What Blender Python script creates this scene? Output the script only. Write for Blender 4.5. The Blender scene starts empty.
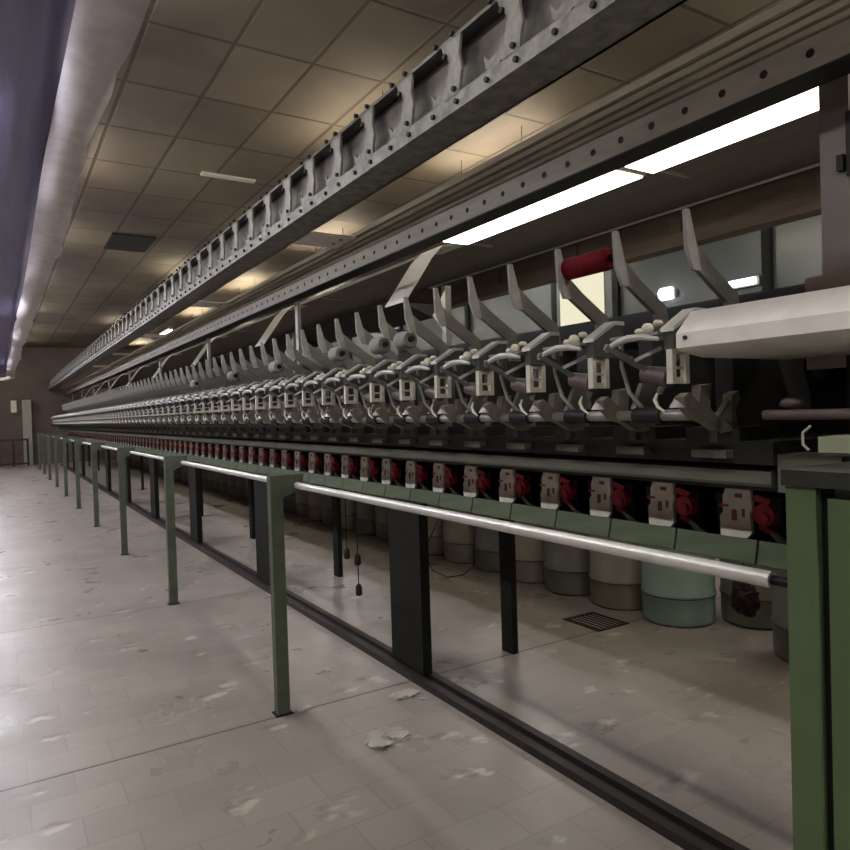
import bpy, bmesh, math, random
from mathutils import Vector, Matrix
random.seed(7)
sc = bpy.context.scene
COL = sc.collection
V = Vector

# ------------------------------------------------------------------ materials
def lin(c):
    return tuple(((v/255)/12.92 if v/255 <= .04045 else ((v/255+.055)/1.055)**2.4) for v in c)

def mat(name, rgb, rough=.6, metal=0.0, var=.18, scale=9.0, bump=.0, spec=.4, rgb2=None, stretch=None):
    m = bpy.data.materials.new(name); m.use_nodes = True
    nt = m.node_tree; N = nt.nodes; L = nt.links
    b = N['Principled BSDF']
    c1 = lin(rgb); c2 = lin(rgb2) if rgb2 else tuple(v*(1-var) for v in c1)
    tc = N.new('ShaderNodeTexCoord'); mp = N.new('ShaderNodeMapping')
    L.new(tc.outputs['Object'], mp.inputs['Vector'])
    if stretch: mp.inputs['Scale'].default_value = stretch
    nz = N.new('ShaderNodeTexNoise'); nz.inputs['Scale'].default_value = scale; nz.inputs['Detail'].default_value = 4
    L.new(mp.outputs['Vector'], nz.inputs['Vector'])
    rp = N.new('ShaderNodeValToRGB'); rp.color_ramp.elements[0].position = .35; rp.color_ramp.elements[1].position = .68
    rp.color_ramp.elements[0].color = (*c2, 1); rp.color_ramp.elements[1].color = (*c1, 1)
    L.new(nz.outputs['Fac'], rp.inputs['Fac']); L.new(rp.outputs['Color'], b.inputs['Base Color'])
    b.inputs['Roughness'].default_value = rough; b.inputs['Metallic'].default_value = metal
    b.inputs['Specular IOR Level'].default_value = spec
    if bump:
        bp = N.new('ShaderNodeBump'); bp.inputs['Strength'].default_value = bump; bp.inputs['Distance'].default_value = .01
        L.new(nz.outputs['Fac'], bp.inputs['Height']); L.new(bp.outputs['Normal'], b.inputs['Normal'])
    return m

def emit(name, rgb, power):
    m = bpy.data.materials.new(name); m.use_nodes = True
    nt = m.node_tree; N = nt.nodes
    N.remove(N['Principled BSDF'])
    e = N.new('ShaderNodeEmission'); e.inputs['Color'].default_value = (*lin(rgb), 1); e.inputs['Strength'].default_value = power
    nt.links.new(e.outputs[0], N['Material Output'].inputs['Surface'])
    return m

M = dict(
    post=mat('green_paint_worn', (92, 100, 84), .5, 0, .25, 14, .05),
    cab=mat('green_enamel', (94, 114, 82), .42, 0, .14, 5, .02),
    strip=mat('pale_green_panel', (94, 108, 82), .4, 0, .3, 6, 0, .4, None, (1, .6, 3)),
    dark=mat('dark_machine_paint', (50, 50, 46), .55, 0, .35, 8, .05),
    black=mat('black_rubber', (22, 21, 22), .6, 0, .2, 20),
    deck=mat('grey_green_table', (122, 124, 114), .38, .2, .2, 6, .02),
    leg=mat('dark_green_leg', (26, 28, 23), .6, 0, .2, 7, 0, .2),
    alu=mat('polished_aluminium', (236, 236, 232), .36, .35, .12, 30, .02),
    grey=mat('grey_cast_metal', (158, 157, 153), .45, .35, .25, 22, .08),
    lgrey=mat('light_grey_paint', (196, 195, 190), .45, .1, .2, 16, .04),
    darkgrey=mat('dark_grey_metal', (98, 98, 96), .45, .4, .25, 18, .06),
    beige=mat('beige_cast_bracket', (136, 130, 118), .55, .1, .25, 26, .08),
    cream=mat('cream_plastic', (238, 233, 220), .5, 0, .2, 20),
    ceramic=mat('ivory_ceramic', (244, 240, 220), .25, 0, .08, 20),
    hood=mat('white_hood_paint', (243, 238, 233), .45, 0, .1, 12, .02),
    wood=mat('brown_rail_paint', (132, 118, 104), .6, 0, .3, 5, .05, .3, None, (3, .5, 3)),
    board=mat('dark_board', (134, 128, 122), .65, 0, .25, 6, .03, .3, None, (6, .4, 6)),
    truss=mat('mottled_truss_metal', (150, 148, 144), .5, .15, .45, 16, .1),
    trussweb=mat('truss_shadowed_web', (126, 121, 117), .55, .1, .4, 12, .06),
    rib=mat('grey_ribbed_metal', (184, 176, 158), .5, .1, .22, 10, .03, .4, None, (3, .5, 3)),
    red=mat('red_yarn', (150, 36, 46), .8, 0, .25, 60, .3, .2),
    redpl=mat('red_plastic', (196, 48, 70), .42, 0, .3, 30),
    pinky=mat('reddish_tube', (104, 90, 88), .5, .1, .2, 20),
    yarn=mat('pale_grey_yarn', (176, 174, 168), .8, 0, .15, 60, .3, .2),
    canA=mat('aqua_can_plastic', (160, 184, 170), .45, 0, .18, 5, .02),
    canB=mat('grey_can_plastic', (138, 134, 128), .5, 0, .25, 5, .02),
    canC=mat('ivory_can_plastic', (168, 160, 148), .5, 0, .2, 5, .02),
    canband=mat('can_dark_band', (70, 84, 80), .5, 0, .3, 30),
    wall=mat('brown_grey_plaster', (112, 98, 92), .8, 0, .18, 2.2, .04),
    wallr=mat('grey_green_panelling', (92, 97, 95), .22, 0, .16, 1.2, .01),
    lint=mat('cotton_lint', (186, 182, 176), .95, 0, .12, 30, .4, .1),
    sheet=mat('white_plastic_sheet', (234, 225, 225), .5, 0, .2, 7, .15, .4),
    tarp=mat('violet_plastic_tarp', (128, 124, 172), .38, 0, .4, 2.5, .1, .45, None, (6, .4, 6)),
    scuff=mat('red_brown_print', (150, 92, 78), .6, 0, .3, 40),
    shelf=mat('pale_olive_enamel', (152, 158, 134), .45, 0, .12, 8),
    channel=mat('dark_brown_channel', (46, 40, 38), .5, .1, .3, 12),
    column=mat('grey_brown_column', (112, 104, 100), .5, .1, .25, 6, .05),
    rag=mat('dark_rag', (48, 30, 32), .9, 0, .4, 30, .3),
    vent=mat('dark_vent', (46, 40, 38), .7, 0, .2, 10),
    fence=mat('dark_fence_iron', (62, 56, 58), .6, .2, .2, 10),
    lampbody=mat('lamp_housing', (170, 166, 154), .5, 0, .1, 10),
)
M['tube_cool'] = emit('fluorescent_cool', (240, 240, 255), 60)
M['tube_warm'] = emit('fluorescent_warm', (255, 246, 226), 11)
M['tube_aisle'] = emit('fluorescent_aisle', (255, 250, 244), 72)
M['tube_beam'] = emit('fluorescent_behind_beam', (255, 245, 222), 34)
M['fill_hem'] = emit('added_fill_over_hem', (255, 250, 244), 22)  # emission of the added fill row above the hem
M['glow_wall'] = emit('wall_reflection_glow', (235, 240, 255), 3)  # glow standing in for lamp reflections on the right wall
M['diff_a'] = emit('gantry_diffuser_near', (250, 232, 218), 5)
M['diff_b'] = emit('gantry_diffuser_far', (250, 246, 228), 6)
M['pane'] = emit('lit_cream_pane', (250, 243, 212), .72)

def floor_mat():
    m = bpy.data.materials.new('worn_terrazzo_floor'); m.use_nodes = True
    nt = m.node_tree; N = nt.nodes; L = nt.links; b = N['Principled BSDF']
    tc = N.new('ShaderNodeTexCoord')
    def noise(s, d, st=(1, 1, 1), r=.55):
        mp = N.new('ShaderNodeMapping'); mp.inputs['Scale'].default_value = st
        L.new(tc.outputs['Object'], mp.inputs['Vector'])
        n = N.new('ShaderNodeTexNoise'); n.inputs['Scale'].default_value = s; n.inputs['Detail'].default_value = d; n.inputs['Roughness'].default_value = r
        L.new(mp.outputs['Vector'], n.inputs['Vector']); return n.outputs['Fac']
    def ramp(f, p0, c0, p1, c1):
        r = N.new('ShaderNodeValToRGB'); r.color_ramp.elements[0].position = p0; r.color_ramp.elements[1].position = p1
        r.color_ramp.elements[0].color = (*c0, 1); r.color_ramp.elements[1].color = (*c1, 1)
        L.new(f, r.inputs['Fac']); return r.outputs['Color']
    def mix(t, f, a, bb):
        x = N.new('ShaderNodeMix'); x.data_type = 'RGBA'; x.blend_type = t
        if isinstance(f, float): x.inputs['Factor'].default_value = f
        else: L.new(f, x.inputs['Factor'])
        for s, v in ((6, a), (7, bb)):
            if isinstance(v, tuple): x.inputs[s].default_value = (*v, 1)
            else: L.new(v, x.inputs[s])
        return x.outputs[2]
    base = ramp(noise(.9, 6), .3, lin((141, 134, 126)), .7, lin((164, 155, 148)))
    br = N.new('ShaderNodeTexBrick'); br.offset = .5
    mp = N.new('ShaderNodeMapping'); mp.inputs['Location'].default_value = (.1, .034, 0)
    L.new(tc.outputs['Object'], mp.inputs['Vector']); L.new(mp.outputs['Vector'], br.inputs['Vector'])
    br.inputs['Scale'].default_value = 1; br.inputs['Brick Width'].default_value = .31; br.inputs['Row Height'].default_value = .197
    br.inputs['Mortar Size'].default_value = .004; br.inputs['Mortar Smooth'].default_value = .5
    br.inputs['Color1'].default_value = (.90, .90, .90, 1); br.inputs['Color2'].default_value = (1.06, 1.06, 1.06, 1); br.inputs['Mortar'].default_value = (.78, .77, .76, 1)
    c = mix('MULTIPLY', .75, base, br.outputs['Color'])
    # pale worn patches and dark scuffs, drawn out along the tiles
    pale = ramp(noise(3.4, 3, (1, 1.7, 1)), .63, (0, 0, 0), .69, (1, 1, 1))
    c = mix('MIX', pale, c, lin((190, 180, 172)))
    sc_ = ramp(noise(2.2, 4, (1.6, 2.6, 1), .62), .60, (0, 0, 0), .72, (.6, .6, .6))
    c = mix('MIX', sc_, c, lin((88, 80, 76)))
    # slab joints every 2.36 m across the aisle
    sx = N.new('ShaderNodeSeparateXYZ'); L.new(tc.outputs['Object'], sx.inputs[0])
    def math_(op, a, v):
        x = N.new('ShaderNodeMath'); x.operation = op
        L.new(a, x.inputs[0]); x.inputs[1].default_value = v; return x.outputs[0]
    y = math_('ADD', sx.outputs['Y'], 23.6 - 3.1 + 1.18)
    y = math_('MODULO', y, 2.36); y = math_('SUBTRACT', y, 1.18)
    a = N.new('ShaderNodeMath'); a.operation = 'ABSOLUTE'; L.new(y, a.inputs[0])
    j = math_('LESS_THAN', a.outputs[0], .006)
    c = mix('MIX', j, c, lin((74, 60, 56)))
    L.new(c, b.inputs['Base Color'])
    rr = ramp(noise(2.2, 4), .3, (.24, .24, .24), .7, (.44, .44, .44))
    L.new(rr, b.inputs['Roughness']); b.inputs['Specular IOR Level'].default_value = .45
    bp = N.new('ShaderNodeBump'); bp.inputs['Strength'].default_value = .15; bp.inputs['Distance'].default_value = .004
    L.new(noise(14, 3), bp.inputs['Height']); L.new(bp.outputs['Normal'], b.inputs['Normal'])
    return m

def ceil_mat():
    m = bpy.data.materials.new('sagging_ceiling_panels'); m.use_nodes = True
    nt = m.node_tree; N = nt.nodes; L = nt.links; b = N['Principled BSDF']
    tc = N.new('ShaderNodeTexCoord')
    nz = N.new('ShaderNodeTexNoise'); nz.inputs['Scale'].default_value = .55; nz.inputs['Detail'].default_value = 3
    L.new(tc.outputs['Object'], nz.inputs['Vector'])
    rp = N.new('ShaderNodeValToRGB'); rp.color_ramp.elements[0].position = .35; rp.color_ramp.elements[1].position = .68
    rp.color_ramp.elements[0].color = (*lin((104, 92, 80)), 1); rp.color_ramp.elements[1].color = (*lin((142, 128, 106)), 1)
    L.new(nz.outputs['Fac'], rp.inputs['Fac'])
    mp = N.new('ShaderNodeMapping'); mp.inputs['Rotation'].default_value = (0, 0, math.pi/2); mp.inputs['Location'].default_value = (.2, .24, 0)
    L.new(tc.outputs['Object'], mp.inputs['Vector'])
    br = N.new('ShaderNodeTexBrick'); br.offset = 0
    L.new(mp.outputs['Vector'], br.inputs['Vector'])
    br.inputs['Scale'].default_value = 1; br.inputs['Brick Width'].default_value = .95; br.inputs['Row Height'].default_value = .6
    br.inputs['Mortar Size'].default_value = .022; br.inputs['Mortar Smooth'].default_value = .6
    br.inputs['Color1'].default_value = (.82, .82, .82, 1); br.inputs['Color2'].default_value = (1.1, 1.1, 1.1, 1); br.inputs['Mortar'].default_value = (.42, .38, .34, 1)
    x = N.new('ShaderNodeMix'); x.data_type = 'RGBA'; x.blend_type = 'MULTIPLY'; x.inputs['Factor'].default_value = .9
    L.new(rp.outputs['Color'], x.inputs[6]); L.new(br.outputs['Color'], x.inputs[7])
    L.new(x.outputs[2], b.inputs['Base Color']); b.inputs['Roughness'].default_value = .75
    bp = N.new('ShaderNodeBump'); bp.inputs['Strength'].default_value = .5; bp.inputs['Distance'].default_value = .02
    L.new(br.outputs['Fac'], bp.inputs['Height']); bp.invert = True
    L.new(bp.outputs['Normal'], b.inputs['Normal'])
    return m
M['floor'] = floor_mat(); M['ceil'] = ceil_mat()

# ------------------------------------------------------------------ mesh helpers
class MB:
    def __init__(s): s.bm = bmesh.new(); s.mats = []; s.cur = 0
    def use(s, m):
        if m not in s.mats: s.mats.append(m)
        s.cur = s.mats.index(m); return s
    def _f(s, vs, smooth=False):
        try: f = s.bm.faces.new(vs)
        except ValueError: return
        f.material_index = s.cur; f.smooth = smooth
    def box(s, x0, x1, y0, y1, z0, z1):
        v = [s.bm.verts.new(p) for p in ((x0,y0,z0),(x1,y0,z0),(x1,y1,z0),(x0,y1,z0),(x0,y0,z1),(x1,y0,z1),(x1,y1,z1),(x0,y1,z1))]
        for q in ((3,2,1,0),(4,5,6,7),(0,1,5,4),(1,2,6,5),(2,3,7,6),(3,0,4,7)): s._f([v[i] for i in q])
        return s
    def prism(s, pts, axis, a, b):
        """pts: 2-D polygon; axis 'y' -> pts are (x,z); axis 'x' -> (y,z); axis 'z' -> (x,y)"""
        def P(p, t): return {'y': (p[0], t, p[1]), 'x': (t, p[0], p[1]), 'z': (p[0], p[1], t)}[axis]
        A = [s.bm.verts.new(P(p, a)) for p in pts]; B = [s.bm.verts.new(P(p, b)) for p in pts]
        n = len(pts)
        s._f(A[::-1]); s._f(B)
        for i in range(n): s._f([A[i], A[(i+1) % n], B[(i+1) % n], B[i]])
        return s
    def tube(s, pts, r, n=10, closed_ends=True):
        pts = [V(p) for p in pts]; R = r if isinstance(r, (list, tuple)) else [r]*len(pts)
        rings = []; up = None
        for i, p in enumerate(pts):
            d = (pts[min(i+1, len(pts)-1)] - pts[max(i-1, 0)]).normalized()
            if up is None:
                up = V((0, 0, 1)) if abs(d.z) < .9 else V((1, 0, 0))
            sd = d.cross(up).normalized(); up = sd.cross(d).normalized()
            rings.append([s.bm.verts.new(p + (sd*math.cos(2*math.pi*k/n) + up*math.sin(2*math.pi*k/n))*R[i]) for k in range(n)])
        for a, b in zip(rings, rings[1:]):
            for k in range(n): s._f([a[k], a[(k+1) % n], b[(k+1) % n], b[k]], n > 5)
        if closed_ends: s._f(rings[0][::-1]); s._f(rings[-1])
        return s
    def bar(s, a, b, w, h):
        """rectangular bar from a to b, w across (horizontal), h thick"""
        a = V(a); b = V(b); d = (b-a).normalized()
        up = V((0, 0, 1)) if abs(d.z) < .95 else V((1, 0, 0))
        sd = d.cross(up).normalized(); up = sd.cross(d).normalized()
        q = [(-1,-1),(1,-1),(1,1),(-1,1)]
        A = [s.bm.verts.new(a + sd*x*w/2 + up*y*h/2) for x, y in q]; B = [s.bm.verts.new(b + sd*x*w/2 + up*y*h/2) for x, y in q]
        s._f(A[::-1]); s._f(B)
        for i in range(4): s._f([A[i], A[(i+1) % 4], B[(i+1) % 4], B[i]])
        return s
    def lathe(s, c, prof, n=28):
        rings = []
        for r, z in prof:
            rings.append([s.bm.verts.new((c[0]+r*math.cos(2*math.pi*k/n), c[1]+r*math.sin(2*math.pi*k/n), c[2]+z)) for k in range(n)])
        for a, b in zip(rings, rings[1:]):
            for k in range(n): s._f([a[k], a[(k+1) % n], b[(k+1) % n], b[k]], True)
        s._f(rings[0][::-1]); s._f(rings[-1]); return s
    def blob(s, c, r, seed=0, sq=(1, 1, 1), rough=.25, sub=2):
        rnd = random.Random(seed)
        g = bmesh.ops.create_icosphere(s.bm, subdivisions=sub, radius=1)
        for v in g['verts']:
            k = r*(1 + rnd.uniform(-rough, rough))
            v.co = V((c[0]+v.co.x*k*sq[0], c[1]+v.co.y*k*sq[1], c[2]+v.co.z*k*sq[2]))
        for f in {f for v in g['verts'] for f in v.link_faces}: f.material_index = s.cur; f.smooth = True
        return s
    def mesh(s, name, bevel=0):
        if bevel:
            es = [e for e in s.bm.edges if len(e.link_faces) == 2 and e.calc_face_angle(0) > .6]
            bmesh.ops.bevel(s.bm, geom=es, offset=bevel, segments=1, affect='EDGES', clamp_overlap=True)
        bmesh.ops.recalc_face_normals(s.bm, faces=s.bm.faces)
        me = bpy.data.meshes.new(name); s.bm.to_mesh(me); s.bm.free()
        for m in s.mats: me.materials.append(m)
        me.set_sharp_from_angle(angle=math.radians(42))
        return me
    def build(s, name, parent=None, bevel=0, loc=None):
        o = bpy.data.objects.new(name, s.mesh(name, bevel)); COL.objects.link(o)
        if parent is not None: o.parent = parent
        if loc: o.location = loc
        return o

def B(*a, m=None):
    mb = MB(); mb.use(M[m]); return mb.box(*a)
def tag(o, label, cat, group=None):
    o['label'] = label; o['category'] = cat
    if group: o['group'] = group
    return o
def thing(name, label, cat, loc=(0, 0, 0), group=None):
    o = bpy.data.objects.new(name, None); COL.objects.link(o); o.location = loc; o.empty_display_size = .1
    return tag(o, label, cat, group)
def part(mb, name, t, bevel=0):
    """mesh given in world coordinates, stored relative to its thing"""
    for v in mb.bm.verts: v.co -= t.location
    return mb.build(name, t, bevel)
def sub(mb, name, p, t):
    for v in mb.bm.verts: v.co -= t.location
    return mb.build(name, p)
def struct(mb, name, bevel=0):
    o = mb.build(name, None, bevel); o['kind'] = 'structure'; return o
def children(o): return [c for c in bpy.data.objects if c.parent == o]
def dup(o, parent=None):
    c = o.copy(); COL.objects.link(c)
    if parent is not None: c.parent = parent
    for ch in KIDS[o.name] if o.name in KIDS else []: dup(ch, c)
    return c
KIDS = {}
def remember(o):
    KIDS[o.name] = children(o)
    for c in KIDS[o.name]: remember(c)
ORD = ['first','second','third','fourth','fifth','sixth','seventh','eighth','ninth','tenth','eleventh','twelfth','thirteenth','fourteenth','fifteenth','sixteenth','seventeenth','eighteenth','nineteenth','twentieth','twenty-first','twenty-second','twenty-third','twenty-fourth']

P = .295                    # pitch of the working positions along the machine
END = 26.2                  # far end of the machine
NPOS = int((END - 1.3)/P)
BAY = 2.36                  # bay length

# ------------------------------------------------------------------ the room
struct(B(-6, 7.2, -5, 27.8, -.1, 0, m='floor'), 'floor')
struct(B(-6, 7.2, -5, 27.8, 4.1, 4.2, m='ceil'), 'ceiling')
struct(B(-6.1, 7.2, 27.8, 27.9, 0, 4.2, m='wall'), 'wall_far')
struct(B(-6.1, -6, -5, 27.8, 0, 4.2, m='wall'), 'wall_left')
struct(B(-6.1, 7.2, -5.1, -5, 0, 4.2, m='wall'), 'wall_back')
struct(B(7.2, 7.3, -5, 27.8, 0, 4.2, m='wallr'), 'wall_right')
# glazed upper bays of the right wall, dark mullions between
mb = MB(); mb.use(M['leg'])
for y in (2.2, 4.4, 6.55, 7.75, 10, 12.4, 14.8): mb.box(7.14, 7.2, y-.05, y+.05, 2.0, 3.9)
struct(mb, 'trim_1')
w = struct(B(7.15, 7.2, 6.6, 7.7, 2.0, 3.5, m='wallr'), 'window_1')
MB().use(M['pane']).box(7.13, 7.15, 6.75, 7.6, 2.3, 3.45).build('pane', w)
struct(B(.78, 1.05, 27.5, 27.8, 0, 2.25, m='lampbody'), 'trim_2')

# ceiling details
tag(B(1.5, 2.1, 10.7, 11.65, 4.07, 4.1, m='vent').build('ceiling_vent'), 'dark square vent set in the beige panelled ceiling', 'vent')
tag(B(2.0, 2.6, 7.66, 7.74, 4.075, 4.1, m='ceramic').build('ceiling_batten'), 'short pale batten across the beige ceiling panels', 'batten')

def tube_lamp(name, label, x, y0, y1, z, mt, group=None, wide=.16, bare=False):
    t = thing(name, label, 'light', (x, (y0+y1)/2, z), group)
    mb = MB(); mb.use(M['lampbody']).prism([(x-wide/2, z-.01), (x-wide/4, z+.05), (x+wide/4, z+.05), (x+wide/2, z-.01)], 'y', y0, y1)
    part(mb, 'housing', t)
    for dx in ((-.06, .06) if bare else (-.035, .035)):
        zz = z+.02 if bare else z-.03
        mb = MB(); mb.use(M[mt]).tube([(x+dx, y0+.03, zz), (x+dx, y1-.03, zz)], .018, 8); part(mb, 'tube', t)
    return t
def hang(t, x, y, z):
    for dy in (-.5, .5):
        mb = MB(); mb.use(M['black']).tube([(x, y+dy, z+.04), (x, y+dy, 4.1)], .004, 5); part(mb, 'suspension_wire', t)
for i, y in enumerate((-2.2, 1.6, 5.6, 9.6, 13.6, 17.6, 21.6, 25.2)):
    lab = 'twin-tube lamp behind the ribbed beam, %s of its row' % ['behind the camera','nearest','second nearest','third nearest','fourth nearest','fifth nearest','the one in plain view','farthest'][i]
    if i == 6: tube_lamp('ceiling_lamp', lab, 4.38, y-.75, y+.75, 4.04, 'tube_warm', 'lamps over the machine')
    else: hang(tube_lamp('hanging_lamp', lab, 4.35, y-.75, y+.75, 3.72, 'tube_beam', 'lamps over the machine', .07, True), 4.35, y, 3.72)
for i, y in enumerate((5.6, 12.8, 20)):
    hang(tube_lamp('hanging_lamp', 'twin-tube lamp hidden behind the bracketed track, %s' % ['nearest', 'middle', 'farthest'][i], 2.85, y-.75, y+.75, 3.72, 'tube_warm', 'lamps behind the track', .07, True), 2.85, y, 3.72)
for i, y in enumerate((2.2, 8.0, 14, 20)):
    tube_lamp('ceiling_lamp', 'twin-tube ceiling lamp above the dim passage by the right wall, %s' % ['nearest','second','third','farthest'][i], 6.45, y-.75, y+.75, 4.04, 'tube_aisle', 'ceiling lamps along the right wall')
NEARFAR = ['behind the camera', 'beside the camera', 'first ahead of the camera', 'second ahead', 'third ahead', 'fourth ahead', 'fifth ahead', 'sixth ahead', 'last before the far wall']
for i, y in enumerate((-3.2, .4, 4, 7.6, 11.2, 14.8, 18.4, 22, 25.2)):
    tube_lamp('ceiling_lamp', 'twin-tube ceiling lamp left of the tarp, %s' % NEARFAR[i], -1.3, y-.75, y+.75, 4.04, 'tube_aisle', 'ceiling lamps over the aisle')
for i, y in enumerate((4, 7.6, 11.2, 14.8, 18.4, 22, 25.2)):  # unseen row, added for its light on the hem and track
    tube_lamp('ceiling_lamp', 'added unseen twin-tube fill lamp above the white hem, %s' % NEARFAR[i+2], .72, y-.75, y+.75, 4.04, 'fill_hem', 'added fill lamps over the hem')
for i, y in enumerate((-3.4, -1.2)):
    tube_lamp('ceiling_lamp', 'twin-tube ceiling lamp over the aisle end, %s' % ['by the back wall', 'just behind the camera'][i], .9, y-.75, y+.75, 4.04, 'tube_aisle', 'ceiling lamps over the aisle')
for i, y in enumerate((4.5, 7.5, 10.5, 13.5, 16.5, 19.5, 22.5)):
    t = tube_lamp('aisle_lamp', '%s cool white aisle lamp hanging along the left edge of the tarp' % ORD[i], -.12, y-.75, y+.75, 2.98, 'tube_cool', 'aisle lamps beside the tarp', .1)
    mb = MB(); mb.use(M['black'])
    for dy in (-.6, .6): mb.tube([(-.12, y+dy, 3.02), (-.12, y+dy, 4.1)], .004, 5)
    part(mb, 'suspension_wire', t)

for lab, y0, y1, z in (('added bright round glow for a lamp reflection on the right wall, seen past the holder arms', 5.62, 5.76, 2.78), ('added short bright glow for a lamp reflection on the right wall beside a dark mullion', 4.52, 4.82, 2.74)):  # glowing bodies added in place of lamp reflections in the glossy wall
    t = thing('wall_reflection', lab, 'light', (7.17, (y0+y1)/2, z))
    part(B(7.15, 7.2, y0-.03, y1+.03, z-.05, z+.05, m='lampbody'), 'base', t)
    mb = MB(); mb.use(M['glow_wall']).tube([(7.12, y0, z), (7.12, y1, z)], .04 if y1-y0 > .2 else .08, 12); part(mb, 'glow_tube', t)
# violet tarp with a ragged white hem stretched over the neighbouring machine
t = thing('overhead_tarp', 'dark violet plastic tarp with ragged white hem hanging at upper left', 'tarp', (.3, 12, 2.9))
rnd = random.Random(3)
n = 110
bm_ = MB(); bm_.use(M['sheet']); prev = None
for i in range(n+1):
    y = -2 + i*(25.2+2)/n
    xr = .507 + .018*math.sin(y*1.1) + rnd.uniform(-.012, .012); xl = .30 + .01*math.sin(y*.8+1)
    sag = .02*math.sin(y*1.7)
    row = [bm_.bm.verts.new((xl - t.location.x, y - t.location.y, .03+sag*.3)), bm_.bm.verts.new(((xl+xr)/2 - t.location.x, y - t.location.y, .015 + sag*.5 + .012*math.sin(y*3))), bm_.bm.verts.new((xr - t.location.x, y - t.location.y, sag))]
    if prev:
        for a in range(2): bm_._f([prev[a], prev[a+1], row[a+1], row[a]], True)
    prev = row
bm_.bm.faces.ensure_lookup_table()
h = bm_.build('hem', t); h['label'] = 'ragged white hem'
sm = h.modifiers.new('thickness', 'SOLIDIFY'); sm.thickness = .006
mb = MB(); mb.use(M['tarp']); prev = None
for i in range(n+1):
    y = -2 + i*(25+2)/n
    row = [mb.bm.verts.new((x - t.location.x, y - t.location.y, .05 + .012*math.sin(y*.7 + x*9) + .004*math.sin(y*4.1+x*5))) for x in (-.02, .06, .14, .22, .305)]
    if prev:
        for a in range(4): mb._f([prev[a], prev[a+1], row[a+1], row[a]], True)
    prev = row
s_ = mb.build('tarp_sheet', t); s_['label'] = 'dark violet plastic'
sm = s_.modifiers.new('thickness', 'SOLIDIFY'); sm.thickness = .004
mb = MB(); mb.use(M['sheet']).tube([(.5, 25.2, 2.9), (.42, 25.6, 2.885), (.25, 25.9, 2.87), (.05, 26, 2.87)], [.05, .06, .06, .04], 8)
part(mb, 'rolled_end', t)
for y in range(-1, 26, 3):
    mb = MB(); mb.use(M['black']).tube([(.25, y, 2.95), (.25, y, 4.1)], .003, 5); part(mb, 'suspension_cord', t)

# far fence, cabinet on the far wall
t = thing('far_railing', 'dark iron railing in front of the far wall', 'railing', (-2.4, 26.9, 0))
part(B(-6, .92, 26.88, 26.92, .86, .93, m='fence'), 'top_rail', t)
part(B(-6, .92, 26.88, 26.92, .06, .12, m='fence'), 'bottom_rail', t)
for i in range(17):
    x = .88 - i*.42
    part(B(x-.035, x+.035, 26.87, 26.93, 0, .9, m='fence'), 'upright', t)
tag(B(.45, .62, 27.68, 27.8, 1.83, 2.24, m='cream').build('wall_box', None, .01), 'small pale box mounted on the far wall', 'box')

# ------------------------------------------------------------------ guide rail on green posts
t = thing('guide_rail', 'polished aluminium tube on a line of green angled posts in the aisle', 'railing', (1.1, 12, 0))
mb = MB(); mb.use(M['alu']).tube([(1.2, .74, 1.073), (1.2, 12, 1.073), (1.2, 24.6, 1.073)], .0155, 14)
r_ = part(mb, 'rail_tube', t); r_['label'] = 'polished aluminium tube'
mb = MB(); mb.use(M['black']).tube([(1.2, .67, 1.073), (1.2, .745, 1.073)], .009, 10); part(mb, 'rail_pin', t)
pm = am = fm = None
for k in range(10):
    y = 3.125 + BAY*k
    if not pm:
        mb = MB(); mb.use(M['post']); mb.box(-.03, .03, -.024, .024, .006, 1.125); pm = mb.mesh('post', .004)
        mb = MB(); mb.use(M['post'])
        mb.prism([(.03, 1.125), (.03, 1.02), (.06, 1.03), (.13, 1.06), (.135, 1.125)], 'y', -.022, -.014)
        mb.box(.03, .135, -.024, .024, 1.113, 1.125); am = mb.mesh('bracket_arm')
        mb = MB(); mb.use(M['leg']); mb.box(-.04, .04, -.034, .034, 0, .006); fm = mb.mesh('foot_plate')
    p = bpy.data.objects.new('post', pm); COL.objects.link(p); p.parent = t; p.location = (1.1-1.1, y-12, 0)
    a = bpy.data.objects.new('bracket_arm', am); COL.objects.link(a); a.parent = p
    a = bpy.data.objects.new('foot_plate', fm); COL.objects.link(a); a.parent = p

# ------------------------------------------------------------------ machine frame
t = thing('machine_frame', 'long dark green spinning machine frame with wide legs and ground channel', 'machine', (1.83, 13, 0))
mb = MB(); mb.use(M['deck']).prism([(1.83, 1.16), (1.82, 1.17), (1.82, 1.205), (1.84, 1.212), (1.98, 1.212), (1.98, 1.16)], 'y', 1.12, END); part(mb, 'table_rail', t)
mb = MB(); mb.use(M['dark']).box(1.86, 2.36, 1.1, END, 1.145, 1.16); part(mb, 'deck', t)
mb = MB(); mb.use(M['black']).box(2.36, 2.42, 1.1, END, .93, 1.80); part(mb, 'spine_panel', t)
mb = MB(); mb.use(M['dark']).box(1.80, 2.36, 1.1, END, 1.225, 1.29); part(mb, 'head_beam', t)
mb = MB(); mb.use(M['black']).box(1.98, 2.36, 1.1, END, .90, .925); part(mb, 'under_tray', t)
mb = MB(); mb.use(M['channel']).box(1.79, 1.83, 1.0, END, 0, .035).box(1.87, 1.91, 1.0, END, 0, .035).box(1.83, 1.87, 1.0, END, 0, .012); part(mb, 'ground_channel', t)
lm = MB().use(M['leg']).box(0, .055, -.165, .165, .0, .89).mesh('leg', .006)
rm = MB().use(M['leg']).box(-.02, .02, -.05, .05, .0, .88).mesh('rear_leg', .004)
for k in range(10):
    y = 3.21 + BAY*k
    for me, x, yy in ((lm, 1.835, y), (rm, 2.48, y-.075)):
        if yy > END: continue
        o = bpy.data.objects.new(me.name, me); COL.objects.link(o); o.parent = t; o.location = (x-1.83, yy-13, .035 if me is lm else 0)
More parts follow.
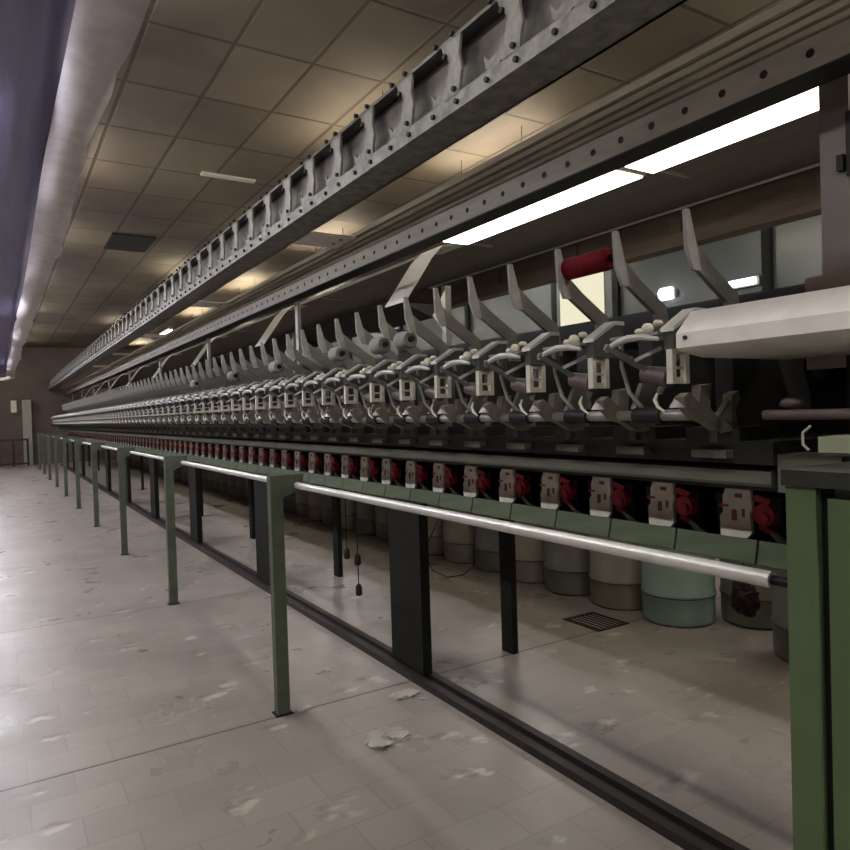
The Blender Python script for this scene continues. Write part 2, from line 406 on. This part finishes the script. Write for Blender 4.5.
# pale green cover panels under the spinning units
t2 = thing('cover_strip', 'pale green strip of short panels under the red and white units', 'panel strip', (1.95, 13, .95))
me = MB().use(M['strip']).prism([(-.012, -.040), (-.004, -.046), (.012, .026), (.004, .03)], 'y', -P/2+.004, P/2-.004).mesh('panel')
for k in range(NPOS+1):
    o = bpy.data.objects.new('panel', me); COL.objects.link(o); o.parent = t2; o.location = (0, 1.10 + k*P - 13, 0)

# ------------------------------------------------------------------ end cabinet and headstock at the right
t = thing('end_cabinet', 'green sheet metal end cabinet at the right edge', 'cabinet', (1.4, 0, 0))
part(B(1.125, 1.78, -.9, .60, 0, 1.262, m='cab'), 'body', t)
mb = MB(); mb.use(M['cab']).box(1.10, 1.78, .603, .652, 0, 1.262); part(mb, 'corner_post', t, .006)
part(B(1.106, 1.124, -.6, .588, .05, 1.245, m='cab'), 'door', t, .004)
part(B(1.118, 1.126, .588, .603, 0, 1.262, m='black'), 'door_gap', t)
part(B(1.095, 1.8, -.9, .657, 1.262, 1.288, m='dark'), 'top_ledge', t)
mb = MB(); mb.use(M['shelf']).box(1.5, 1.8, -.9, .815, 1.288, 1.322); q = part(mb, 'upper_shelf', t, .004)
t = thing('headstock', 'dark headstock housing under the white hood', 'machine part', (2.2, 0, 0))
part(B(1.95, 2.7, -.9, .98, 0, 1.52, m='black'), 'housing', t)
mb = MB(); mb.use(M['pinky']).tube([(1.7, -.6, 1.366), (1.7, 1.06, 1.366)], .013, 12); part(mb, 'drive_shaft', t)
mb = MB(); mb.use(M['pinky']).blob((1.72, 1.0, 1.395), .022, 2, (1, 1.4, .7), .1); part(mb, 'shaft_clamp', t)
mb = MB(); mb.use(M['lgrey']).tube([(1.5, .83, 1.345), (1.495, .845, 1.33), (1.495, .845, 1.305), (1.5, .835, 1.292)], .003, 8); part(mb, 'hook', t)
mb = MB(); mb.use(M['deck']).box(1.82, 1.95, .93, 1.10, 1.15, 1.255); part(mb, 'end_block', t, .008)
mb = MB(); mb.use(M['dark']).box(1.78, 1.95, -.9, .93, 1.19, 1.24); part(mb, 'shelf', t)
mb = MB(); mb.use(M['dark']).tube([(1.92, -.9, 1.40), (1.92, .7, 1.40)], .11, 20); part(mb, 'drum', t)
t = thing('hood', 'white painted sheet metal hood at the near end of the winding row', 'hood', (1.75, .2, 1.6))
mb = MB(); mb.use(M['hood']).prism([(1.65, 1.527), (1.548, 1.543), (1.541, 1.55), (1.541, 1.588), (1.548, 1.595), (1.605, 1.651), (2.05, 1.665), (2.05, 1.527)], 'y', -.9, 1.205)
part(mb, 'cover', t, .004)
mb = MB(); mb.use(M['black'])
for z, y in ((1.575, 1.16),): mb.tube([(1.536, y+.015, z), (1.542, y+.015, z)], .006, 10)
part(mb, 'screw', t)

# ------------------------------------------------------------------ winding heads
HX, HZ = 1.75, 1.29
def head_proto():
    y0 = 1.25
    t = thing('winding_head', 'x', 'winding head', (HX, y0, HZ), 'winding heads along the machine')
    def pt(mb, name, bev=0): return part(mb, name, t, bev)
    mb = MB(); mb.use(M['darkgrey']).prism([(1.566, 1.552), (1.566, 1.602), (1.66, 1.656), (1.70, 1.656), (1.70, 1.552)], 'y', y0-.018, y0+.014)
    mb.use(M['lgrey']).prism([(1.560, 1.600), (1.563, 1.612), (1.657, 1.668), (1.70, 1.668), (1.70, 1.656), (1.66, 1.656)], 'y', y0-.022, y0+.022)
    pt(mb, 'side_plate')
    mb = MB(); mb.use(M['grey']).box(1.545, 1.60, y0+.018, y0+.19, 1.594, 1.602); pt(mb, 'top_bar')
    mb = MB(); mb.use(M['ceramic']).blob((1.585, y0+.085, 1.618), .017, 1, (1, 1.2, 1), .05).blob((1.60, y0+.06, 1.632), .013, 2, (1.3, 1, .8), .05).blob((1.575, y0+.105, 1.612), .012, 3, (1, 1.4, .8), .05); pt(mb, 'thread_guide')
    arc = [(1.55, y0+.02, 1.582), (1.545, y0+.07, 1.592), (1.54, y0+.12, 1.592), (1.535, y0+.165, 1.580), (1.53, y0+.19, 1.562)]
    mb = MB(); mb.use(M['lgrey']).tube(arc, [.006, .010, .011, .010, .006], 8); pt(mb, 'handle')
    mb = MB(); mb.use(M['darkgrey']).bar((1.53, y0+.19, 1.575), (1.63, y0+.07, 1.47), .03, .016).bar((1.53, y0+.19, 1.575), (1.66, y0+.20, 1.53), .02, .02)
    pt(mb, 'cradle_arm')
    mb = MB(); mb.use(M['lgrey']).bar((1.565, y0+.115, 1.53), (1.60, y0+.05, 1.562), .012, .01); pt(mb, 'brace')
    mb = MB(); mb.use(M['pinky']).tube([(1.61, y0+.12, 1.492), (1.61, y0+.03, 1.476)], [.024, .030], 14).use(M['darkgrey']).tube([(1.61, y0+.032, 1.476), (1.61, y0+.022, 1.474)], [.018, .015], 12); pt(mb, 'bobbin_chuck')
    mb = MB(); mb.use(M['cream'])
    mb.box(1.566, 1.582, y0-.012, y0+.008, 1.458, 1.552).box(1.622, 1.638, y0-.012, y0+.008, 1.458, 1.552)
    for z, hh in ((1.458, .018), (1.498, .008), (1.54, .01)): mb.box(1.582, 1.622, y0-.006, y0+.004, z, z+hh)
    pt(mb, 'guide_ladder')
    mb = MB(); mb.use(M['ceramic']).tube([(1.59, y0+.06, 1.435), (1.585, y0+.066, 1.415), (1.585, y0+.055, 1.395), (1.59, y0+.035, 1.38)], [.003, .005, .005, .003], 8); pt(mb, 'thread_hook')
    mb = MB(); mb.use(M['lgrey']).lathe((1.60, y0, 1.392), [(.024, 0), (.02, .008), (.006, .03)], 12); pt(mb, 'highlight_cone')  # bright triangular highlight put in as a pale cone
    mb = MB(); mb.use(M['beige'])
    a, b = y0-.03, y0+.0
    mb.prism([(1.585, 1.42), (1.612, 1.432), (1.655, 1.402), (1.70, 1.388), (1.75, 1.348), (1.742, 1.318), (1.69, 1.345), (1.64, 1.36), (1.60, 1.39)], 'y', a, b)
    mb.prism([(1.652, 1.398), (1.70, 1.386), (1.707, 1.456), (1.662, 1.452)], 'y', a, b)
    mb.prism([(1.74, 1.375), (1.72, 1.335), (1.745, 1.315), (1.83, 1.322), (1.825, 1.345), (1.77, 1.345)], 'y', a, b)
    mb.prism([(1.80, 1.345), (1.825, 1.345), (1.815, 1.38), (1.84, 1.41), (1.83, 1.435), (1.80, 1.425), (1.795, 1.38)], 'y', a, b)
    mb.prism([(1.745, 1.36), (1.755, 1.36), (1.80, 1.40), (1.795, 1.41)], 'y', a+.006, b-.006)
    mb.use(M['darkgrey']).prism([(1.735, 1.29), (1.765, 1.29), (1.765, 1.33), (1.735, 1.33)], 'y', a+.005, b); pt(mb, 'cast_bracket', 0)
    mb = MB(); mb.use(M['grey']).tube([(1.66, y0+.0, 1.37), (1.66, y0+.27, 1.37)], .016, 12).use(M['black']).tube([(1.66, y0+.10, 1.37), (1.66, y0+.20, 1.37)], .024, 16); pt(mb, 'drive_roller')
    mb = MB(); mb.use(M['lgrey']).tube([(1.60, y0+.20, 1.60), (1.62, y0+.215, 1.52), (1.64, y0+.205, 1.44), (1.68, y0+.19, 1.39)], .006, 8); pt(mb, 'yarn_tube')
    mb = MB(); mb.use(M['lgrey']).bar((1.64, y0+.03, 1.545), (1.72, y0+.16, 1.44), .012, .02); pt(mb, 'link_rod')
    mb = MB(); mb.use(M['grey']).prism([(1.66, 1.39), (1.70, 1.47), (1.76, 1.47), (1.78, 1.36)], 'y', y0+.205, y0+.222); pt(mb, 'bearing_plate')
    mb = MB(); mb.use(M['dark']).box(1.80, 2.0, y0-.05, y0+.13, 1.29, 1.33).use(M['dark']).box(1.88, 2.3, y0+.02, y0+.08, 1.33, 1.62); pt(mb, 'base_block')
    mb = MB(); mb.use(M['deck']).box(1.765, 1.80, y0-.03, y0+.085, 1.242, 1.266); pt(mb, 'green_plate')
    mb = MB(); mb.use(M['lgrey']).prism([(1.875, 2.02), (1.895, 2.02), (1.93, 1.90), (1.945, 1.83), (1.91, 1.83), (1.88, 1.90)], 'y', y0+.168, y0+.182); pt(mb, 'holder_upright')
    mb = MB(); mb.use(M['grey']).prism([(1.90, 1.90), (1.93, 1.93), (2.02, 1.86), (2.16, 1.77), (2.19, 1.60), (2.13, 1.60), (2.10, 1.74), (1.96, 1.83)], 'y', y0+.182, y0+.20); pt(mb, 'holder_arm')
    return t
hp = head_proto(); remember(hp)
for k in range(NPOS):
    o = hp if k == 0 else dup(hp)
    o.location = (HX, 1.25 + k*P, HZ)
    if k == 0: o['label'] = 'grey winding head directly beside the end of the white hood'
    elif k < 24: o['label'] = '%s grey winding head counted from the white hood' % ORD[k]
    else: o['label'] = 'tiny blurred winding head far down the row, beyond the twenty-fourth from the white hood'

# yarn bobbins lying in some of the holders above the heads
def bobbin(y, x, z, r, L, mt, label):
    t = thing('yarn_bobbin', label, 'bobbin', (x, y, z), 'yarn bobbins in the upper holders' if mt != 'red' else None)
    mb = MB(); mb.use(M[mt]).tube([(0, 0, 0), (0, .015, 0), (0, L-.015, 0), (0, L, 0)], [r*.8, r, r, r*.82], 20); mb.build('yarn', t)
    mb = MB(); mb.use(M['black']).tube([(0, -.02, 0), (0, L+.02, 0)], r*.35, 12); mb.build('core_tube', t)
bobbin(1.79, 1.935, 1.945, .042, .245, 'red', 'red yarn bobbin lying in a holder above the winding heads')
for i, (k, lab) in enumerate(((6, 'nearest pale yarn bobbin beyond the red one'), (7, 'second pale yarn bobbin beyond the red one'), (9, 'third pale yarn bobbin, above the tenth winding head'), (13, 'fourth pale yarn bobbin, in a holder above the fourteenth winding head'), (17, 'fifth pale yarn bobbin, above the eighteenth winding head'), (22, 'farthest pale yarn bobbin, above the twenty-third winding head'))):
    bobbin(1.25 + k*P + .21, 1.93, 1.80, .05, .12, 'yarn', lab)

# ------------------------------------------------------------------ spinning units (white flap, red wheel)
def spin_proto():
    y0 = 1.36
    t = thing('spinning_unit', 'x', 'spinning unit', (2.1, y0, .94), 'spinning units under the table')
    mb = MB(); mb.use(M['black']).prism([(2.06, .965), (2.05, 1.10), (2.12, 1.14), (2.36, 1.14), (2.36, .94), (2.10, .94)], 'y', y0-.13, y0+.10); part(mb, 'housing', t)
    mb = MB(); mb.use(M['cream']).prism([(y0-.048, 1.122), (y0-.052, 1.06), (y0-.045, 1.05), (y0-.05, .985), (y0-.035, .968), (y0+.06, .965), (y0+.062, 1.03), (y0+.05, 1.045), (y0+.05, 1.095), (y0+.04, 1.122)], 'x', 2.018, 2.034)
    mb.use(M['scuff']).box(2.0165, 2.018, y0-.02, y0+.005, 1.095, 1.108).box(2.0165, 2.018, y0+.0, y0+.018, 1.02, 1.055).box(2.0165, 2.018, y0-.028, y0-.018, 1.035, 1.06).box(2.0165, 2.018, y0+.03, y0+.05, 1.062, 1.07)
    part(mb, 'flap', t)
    mb = MB(); mb.use(M['redpl']).tube([(2.03, y0-.082, 1.045), (2.065, y0-.082, 1.045)], [.035, .042], 16).tube([(2.02, y0-.085, 1.035), (2.03, y0-.085, 1.035)], .02, 12); part(mb, 'wheel', t)
    mb = MB(); mb.use(M['redpl']).bar((2.03, y0-.055, 1.10), (2.04, y0-.10, 1.085), .012, .02); part(mb, 'clip', t)
    mb = MB(); mb.use(M['redpl']).bar((2.03, y0-.07, 1.01), (2.05, y0-.11, .985), .014, .016); part(mb, 'lever', t)
    mb = MB(); mb.use(M['redpl']).bar((2.022, y0+.066, 1.065), (2.022, y0+.03, 1.06), .008, .01); part(mb, 'latch', t)
    mb = MB(); mb.use(M['darkgrey']).tube([(2.02, y0-.12, 1.0), (2.03, y0-.14, .97), (2.05, y0-.15, .955)], .012, 8); part(mb, 'feed_spout', t)
    return t
sp = spin_proto(); remember(sp)
for k in range(NPOS):
    o = sp if k == 0 else dup(sp)
    o.location = (2.1, 1.36 + k*P, .94)
    if k == 0: o['label'] = 'white and red spinning unit nearest the green end cabinet'
    elif k < 24: o['label'] = '%s white and red spinning unit from the green end cabinet' % ORD[k]
    else: o['label'] = 'tiny blurred spinning unit far down the row, beyond the twenty-fourth from the cabinet'

# ------------------------------------------------------------------ sliver cans standing behind the legs
can_meshes = {}
for key in ('canA', 'canB', 'canC'):
    prof = [(.205, 0), (.222, .012), (.226, .06), (.226, .17), (.232, .18), (.232, .20), (.226, .21), (.226, .62), (.232, .635), (.226, .65), (.226, .94), (.235, .95), (.235, .975), (.222, .975), (.222, .9)]
    can_meshes[key] = (MB().use(M[key]).lathe((0, 0, 0), prof, 32).mesh('body'), MB().use(M['canband']).lathe((0, 0, 0), [(.229, .176), (.2335, .178), (.2335, .184), (.229, .186)], 32).mesh('band'))
rnd = random.Random(11)
for i in range(50):
    y = 2.02 + .475*i
    if y > END: break
    key = 'canA' if i == 2 else ('canC' if i in (3, 5) or rnd.random() < .25 else 'canB')
    cn = {'canA': 'aqua', 'canB': 'grey', 'canC': 'ivory'}[key]
    if i == 2: lab = 'aqua plastic sliver can, the brightest in the row under the rail'
    elif i < 20: lab = '%s %s sliver can from the green end cabinet' % (ORD[i], cn)
    else: lab = '%s sliver can hidden in the dark far part of the can row' % cn
    c = thing('sliver_can', lab, 'can', ((4.12 if i == 1 else 3.76 + rnd.uniform(-.02, .02)), y + (.14 if i == 1 else .04 if i == 0 else 0), 0), 'sliver cans standing in a row')
    for me in can_meshes[key]:
        o = bpy.data.objects.new(me.name, me); COL.objects.link(o); o.parent = c

# ------------------------------------------------------------------ overhead gantry
t = thing('conveyor_track', 'long grey overhead track with a row of riveted brackets, uppermost beam', 'track', (1.7, 12, 2.6))
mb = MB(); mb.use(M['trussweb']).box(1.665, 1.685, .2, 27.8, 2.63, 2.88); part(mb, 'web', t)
mb = MB(); mb.use(M['truss']).box(1.60, 1.79, .2, 27.8, 2.60, 2.612); part(mb, 'bottom_plate', t)
mb = MB(); mb.use(M['truss']).box(1.60, 1.612, .2, 27.8, 2.612, 2.665); part(mb, 'bottom_flange', t)
mb = MB(); mb.use(M['darkgrey']).box(1.60, 1.79, .2, 27.8, 2.885, 2.90).box(1.775, 1.79, .2, 27.8, 2.6, 2.9); part(mb, 'top_flange', t)
bk = MB(); bk.use(M['truss'])
bk.prism([(-.055, .06), (.045, .06), (.05, .10), (.02, .16), (.01, .21), (.05, .26), (.06, .285), (-.075, .285), (-.06, .22), (-.075, .15), (-.06, .10)], 'x', -.10, -.088)
bk.prism([(.05, .09), (.12, .06), (.16, .09), (.17, .14), (.14, .11), (.09, .12), (.03, .165)], 'x', -.085, -.07)
bk.use(M['black'])
for y, z in ((-.025, .085), (.03, .235), (-.04, .03), (.13, .03), (-.02, .305), (.1, .305)): bk.tube([(-.094, y, z), (-.112, y, z)], .011, 8)
me = bk.mesh('bracket')
for k in range(72):
    y = .45 + .37*k
    o = bpy.data.objects.new('bracket', me); COL.objects.link(o); o.parent = t; o.location = (0, y-12, 0)
t = thing('ribbed_beam', 'grey ribbed aluminium beam with a row of holes beside the ceiling lights', 'beam', (2.15, 12, 2.4))
mb = MB(); mb.use(M['rib']).prism([(2.10, 2.63), (2.10, 2.60), (2.125, 2.592), (2.10, 2.582), (2.10, 2.558), (2.12, 2.552), (2.10, 2.545), (2.10, 2.525), (2.12, 2.519), (2.10, 2.512), (2.10, 2.495), (2.12, 2.489), (2.10, 2.482), (2.10, 2.385), (2.215, 2.385), (2.215, 2.598)], 'y', .3, 27)
part(mb, 'profile', t)
hb = MB(); hb.use(M['black'])
hm = MB().use(M['black']).tube([(-.052, 0, 0), (-.048, 0, 0)], .013, 10).mesh('hole')
for k in range(100):
    o = bpy.data.objects.new('hole', hm); COL.objects.link(o); o.parent = t; o.location = (0, .7 + k*.147 - 12, .035)
for k in range(100, 176): hb.tube([(2.098, .7+k*.147, 2.435), (2.102, .7+k*.147, 2.435)], .013, 8)
q = part(hb, 'far_holes', t); q['kind'] = 'stuff'
mb = MB(); mb.use(M['dark']).box(2.10, 2.215, .3, 27, 2.378, 2.385); part(mb, 'under_plate', t)

AY = [4.1 + 2.95*k for k in range(8)]
for k, y in enumerate(AY):
    if k < 5:
        c = B(1.785, 2.105, y+.1, y+.42, 2.588, 2.600, m='hood')
        c.use(M['black'])
        for dy in (.18, .30): c.tube([(2.03, y+dy, 2.586), (2.03, y+dy, 2.590)], .014, 10)
        tag(c.build('cross_plate'), 'light grey bolted plate tying the two overhead beams, %s' % ['nearest and largest', 'second nearest', 'third nearest', 'fourth nearest', 'farthest'][k], 'plate', 'cross plates between the beams')
    t = thing('bent_arm', 'bent light grey support arm %s' % ['nearest, at the end of the lit lamp', 'second nearest, below the overhead beams', 'third nearest, small and dim', 'fourth nearest', 'fifth nearest', 'sixth nearest', 'seventh nearest', 'at the far end'][k], 'bracket', (2.6, y, 1.8), 'bent arms under the gantry')
    mb = MB(); mb.use(M['lgrey']); th = .012
    prof = [(2.93, 2.60), (2.74, 2.575), (2.65, 2.49), (2.42, 2.165)]
    mb.use(M['hood']); mb.prism(prof + [(p[0]+.004, p[1]+th) for p in prof[::-1]], 'y', y, y+.3)
    mb.use(M['black']).tube([(2.80, y+.12, 2.581), (2.80, y+.12, 2.588)], .014, 10); part(mb, 'arm_plate', t)
    mb = MB(); mb.use(M['hood']).prism([(2.64, 2.08), (2.765, 2.30), (2.785, 2.30), (2.785, 1.90), (2.75, 1.95)], 'y', y-.004, y+.006); part(mb, 'gusset', t)
    mb = MB(); mb.use(M['grey']).bar((2.77, y+.02, 2.3), (2.77, y+.02, 1.6), .05, .05).bar((2.77, y+.02, 1.62), (2.42, y+.02, 1.62), .05, .05); part(mb, 'strut', t)
    L = 2.0
    t = thing('trough', 'dark sheet metal trough hanging under the bent arm, %s' % ['nearest', 'second nearest', 'third nearest', 'fourth nearest', 'fifth nearest', 'sixth nearest', 'seventh nearest', 'farthest'][k], 'trough', (2.55, y+1, 2.1), 'troughs below the bent arms')
    mb = MB(); mb.use(M['dark']).prism([(2.40, 2.16), (2.65, 2.065), (2.74, 2.10), (2.74, 2.16)], 'y', y+.01, y+L); part(mb, 'channel', t)
    mb = MB(); mb.use(M['black']).box(2.43, 2.62, y+L, y+L+.01, 2.05, 2.17); part(mb, 'end_cap', t)
    u = thing('hanger_post', 'thin light grey hanger post dropping from the gantry, %s' % ['nearest', 'second nearest', 'third nearest', 'fourth nearest', 'fifth nearest', 'sixth nearest', 'seventh nearest', 'farthest'][k], 'post', (2.25, y+1.55, 1.8), 'hanger posts under the ribbed beam')
    part(B(2.235, 2.265, y+1.52, y+1.58, 1.8, 2.385, m='grey'), 'bar', u); part(B(2.22, 2.34, y+1.5, y+1.6, 1.80, 1.83, m='darkgrey'), 'foot', u)

def gantry_lamp(y0, y1, mt, label):
    t = thing('gantry_lamp', label, 'light', (2.71, (y0+y1)/2, 2.55), 'lit diffuser lamps in the gantry')
    part(B(2.60, 2.82, y0-.01, y1+.01, 2.556, 2.60, m='lampbody'), 'housing', t)
    mb = MB(); mb.use(M[mt]).box(2.61, 2.81, y0, y1, 2.549, 2.556); part(mb, 'diffuser', t)
gantry_lamp(2.375, 3.90, 'diff_b', 'lit rectangular lamp between beam and board, farther of two')
gantry_lamp(.77, 2.31, 'diff_a', 'lit rectangular lamp between beam and board, nearer of two')
t = thing('gantry_board', 'dark flat board between the lit lamps and the brown rail', 'board', (3.2, 12, 2.6))
part(B(2.84, 3.62, .3, 27, 2.60, 2.625, m='board'), 'panel', t)
part(B(2.215, 2.84, .3, 4.0, 2.60, 2.625, m='board'), 'lamp_panel', t)
for y in (2.34, 4.0, 6.5, 9.4):
    part(B(2.86, 3.12, y-.01, y+.01, 2.585, 2.6, m='lgrey'), 'cross_bar', t)
t = thing('back_rail', 'brown painted rail running behind the winding heads', 'rail', (3.65, 12, 2.4))
mb = MB(); mb.use(M['wood']).box(3.62, 3.68, .3, 27, 2.45, 2.60).box(3.58, 3.70, .3, 27, 2.37, 2.45); part(mb, 'face', t)
cm = MB().use(M['wood']).box(-.05, -.03, -.04, .04, .04, .17).mesh('cleat')
for k in range(16):
    o = bpy.data.objects.new('cleat', cm); COL.objects.link(o); o.parent = t; o.location = (0, 1.9 + k*.9 - 12, 0)
mb = MB(); mb.use(M['alu']).tube([(3.57, .3, 2.59), (3.57, 5.6, 2.59)], .009, 8); part(mb, 'rod', t)
for y in (1, 7, 13, 19, 25): part(B(4.06, 4.12, y-.04, y+.04, 0, 2.37, m='dark').box(3.66, 4.12, y-.04, y+.04, 2.33, 2.37), 'stanchion', t)
t = thing('gantry_column', 'grey steel column rising behind the hood at the right edge', 'column', (2.33, 1.2, 1.5))
mb = MB(); mb.use(M['column']).box(2.30, 2.36, 1.135, 1.225, 1.52, 4.1).box(2.36, 2.42, 1.05, 1.08, 1.9, 4.1); part(mb, 'shaft', t)
mb = MB(); mb.use(M['wood']).box(2.26, 2.42, 1.10, 1.26, 1.50, 1.80); part(mb, 'base', t)
mb = MB(); mb.use(M['black']).box(2.29, 2.30, 1.09, 1.14, 2.10, 2.30).box(2.28, 2.30, 1.145, 1.165, 2.12, 2.17); part(mb, 'clamp', t)

# ------------------------------------------------------------------ cords, drain, rag, lint
def cord(label, pts, plugs):
    t = thing('power_cord', label, 'cord', pts[0])
    mb = MB(); mb.use(M['black']).tube(pts, .004, 6); part(mb, 'cable', t)
    for p in plugs:
        mb = MB(); mb.use(M['black']).tube([(p[0], p[1], p[2]+.05), (p[0], p[1], p[2]+.03), (p[0], p[1], p[2]-.03), (p[0], p[1], p[2]-.04)], [.012, .024, .026, .014], 10); part(mb, 'plug', t)
cord('short black cord with one plug hanging under the machine', [(2.5, 5.36, .9), (2.505, 5.36, .6), (2.5, 5.35, .24)], [(2.5, 5.35, .21)])
cord('long black cord with two plugs hanging under the machine', [(2.3, 4.74, .9), (2.3, 4.735, .5), (2.3, 4.73, .07)], [(2.3, 4.735, .29), (2.3, 4.73, .06)])
cord('black cable sagging in a loop behind the wide leg', [(2.62, 4.1, .62), (2.66, 4.35, .36), (2.7, 4.3, .23), (2.76, 4.2, .19), (2.82, 4.08, .22), (2.86, 4.0, .30), (2.88, 3.96, .9)], [])
t = thing('floor_drain', 'small dark grated drain in the floor under the machine', 'drain', (3.27, 3.25, 0))
mb = MB(); mb.use(M['vent']).box(3.14, 3.16, 3.08, 3.40, .0, .006).box(3.39, 3.41, 3.08, 3.40, 0, .006).box(3.14, 3.41, 3.08, 3.10, 0, .006).box(3.14, 3.41, 3.38, 3.40, 0, .006); part(mb, 'frame', t)
mb = MB(); mb.use(M['vent'])
for i in range(6): mb.box(3.17+i*.037, 3.185+i*.037, 3.1, 3.38, 0, .004)
part(mb, 'grate', t)
t = thing('hanging_rag', 'dark fibrous rag bundle hanging in front of the cans', 'rag', (3.4, 2.25, .34))
mb = MB(); mb.use(M['rag']).blob((3.4, 2.25, .34), .075, 4, (.9, .9, 1.15), .22, 3).blob((3.42, 2.3, .38), .045, 6, (1, 1, 1.2), .25); part(mb, 'bundle', t)
mb = MB(); mb.use(M['rag']).tube([(3.4, 2.25, .4), (3.38, 2.26, .65), (2.58, 2.3, .89)], .004, 6); part(mb, 'string', t)
LINT = [('large loose lint tuft at the front, near the bottom edge', 1.40, 2.62, .10, 1), ('lint tuft at the foot of the wide dark leg', 1.66, 2.98, .075, 2), ('small grey lint ball right of the leg foot tuft', 1.72, 2.87, .03, 3),
        ('small lint curl beside the nearest green post', 1.20, 3.10, .04, 4), ('lint tuft between near post and ground channel', 1.47, 3.50, .045, 5), ('flat lint flake on the far side of the near post', 1.30, 4.35, .05, 6),
        ('flat lint flake left of the near post, farther one', 1.02, 4.55, .05, 7), ('pale lint flake in the open aisle left of the near post', .99, 3.63, .05, 8), ('lint flake just in front of the pale aisle flake', .91, 3.52, .045, 9),
        ('tiny lint speck in front of the near post', 1.03, 2.86, .015, 10), ('pale lint flake on the floor under the machine', 2.45, 2.47, .05, 11), ('second pale lint flake under the machine, beside the thin leg', 2.68, 3.0, .045, 12)]
for lab, x, y, r, sd in LINT:
    mb = MB(); mb.use(M['lint']); rr = random.Random(sd); flat = 'flake' in lab
    for j in range(7 if r > .02 else 1):
        q = r*rr.uniform(.22, .42)
        mb.blob((x+rr.uniform(-1, 1)*r*.7, y+rr.uniform(-1, 1)*r*.5, q*(.06 if flat else .22)), q, sd*9+j, (1.2, .9, .07 if flat else .26), .45)
    tag(mb.build('lint_tuft'), lab, 'lint', 'lint on the floor')

# ------------------------------------------------------------------ camera, world, view
f, yaw, pit, rol = 690, math.radians(31.84), math.radians(-1.05), math.radians(-1.75)
F = V((math.sin(yaw)*math.cos(pit), math.cos(yaw)*math.cos(pit), math.sin(pit)))
r0 = V((math.cos(yaw), -math.sin(yaw), 0)); u0 = r0.cross(F)
Rt = r0*math.cos(rol) + u0*math.sin(rol); U = -r0*math.sin(rol) + u0*math.cos(rol)
cam = bpy.data.cameras.new('camera'); co = bpy.data.objects.new('camera', cam); COL.objects.link(co)
mx = Matrix((Rt, U, -F)).transposed().to_4x4(); mx.translation = V((0, 0, 1.4)); co.matrix_world = mx
cam.sensor_width = 36; cam.lens = f/850*36; cam.clip_start = .05; cam.clip_end = 100
sc.camera = co
w = bpy.data.worlds.new('dim_hall'); sc.world = w; w.use_nodes = True
w.node_tree.nodes['Background'].inputs['Color'].default_value = (.8, .85, 1, 1); w.node_tree.nodes['Background'].inputs['Strength'].default_value = .05
sc.view_settings.view_transform = 'Standard'; sc.view_settings.look = 'None'; sc.view_settings.gamma = 1; sc.view_settings.use_curve_mapping = False
sc.view_settings.exposure = .35
sc.cycles.use_denoising = True
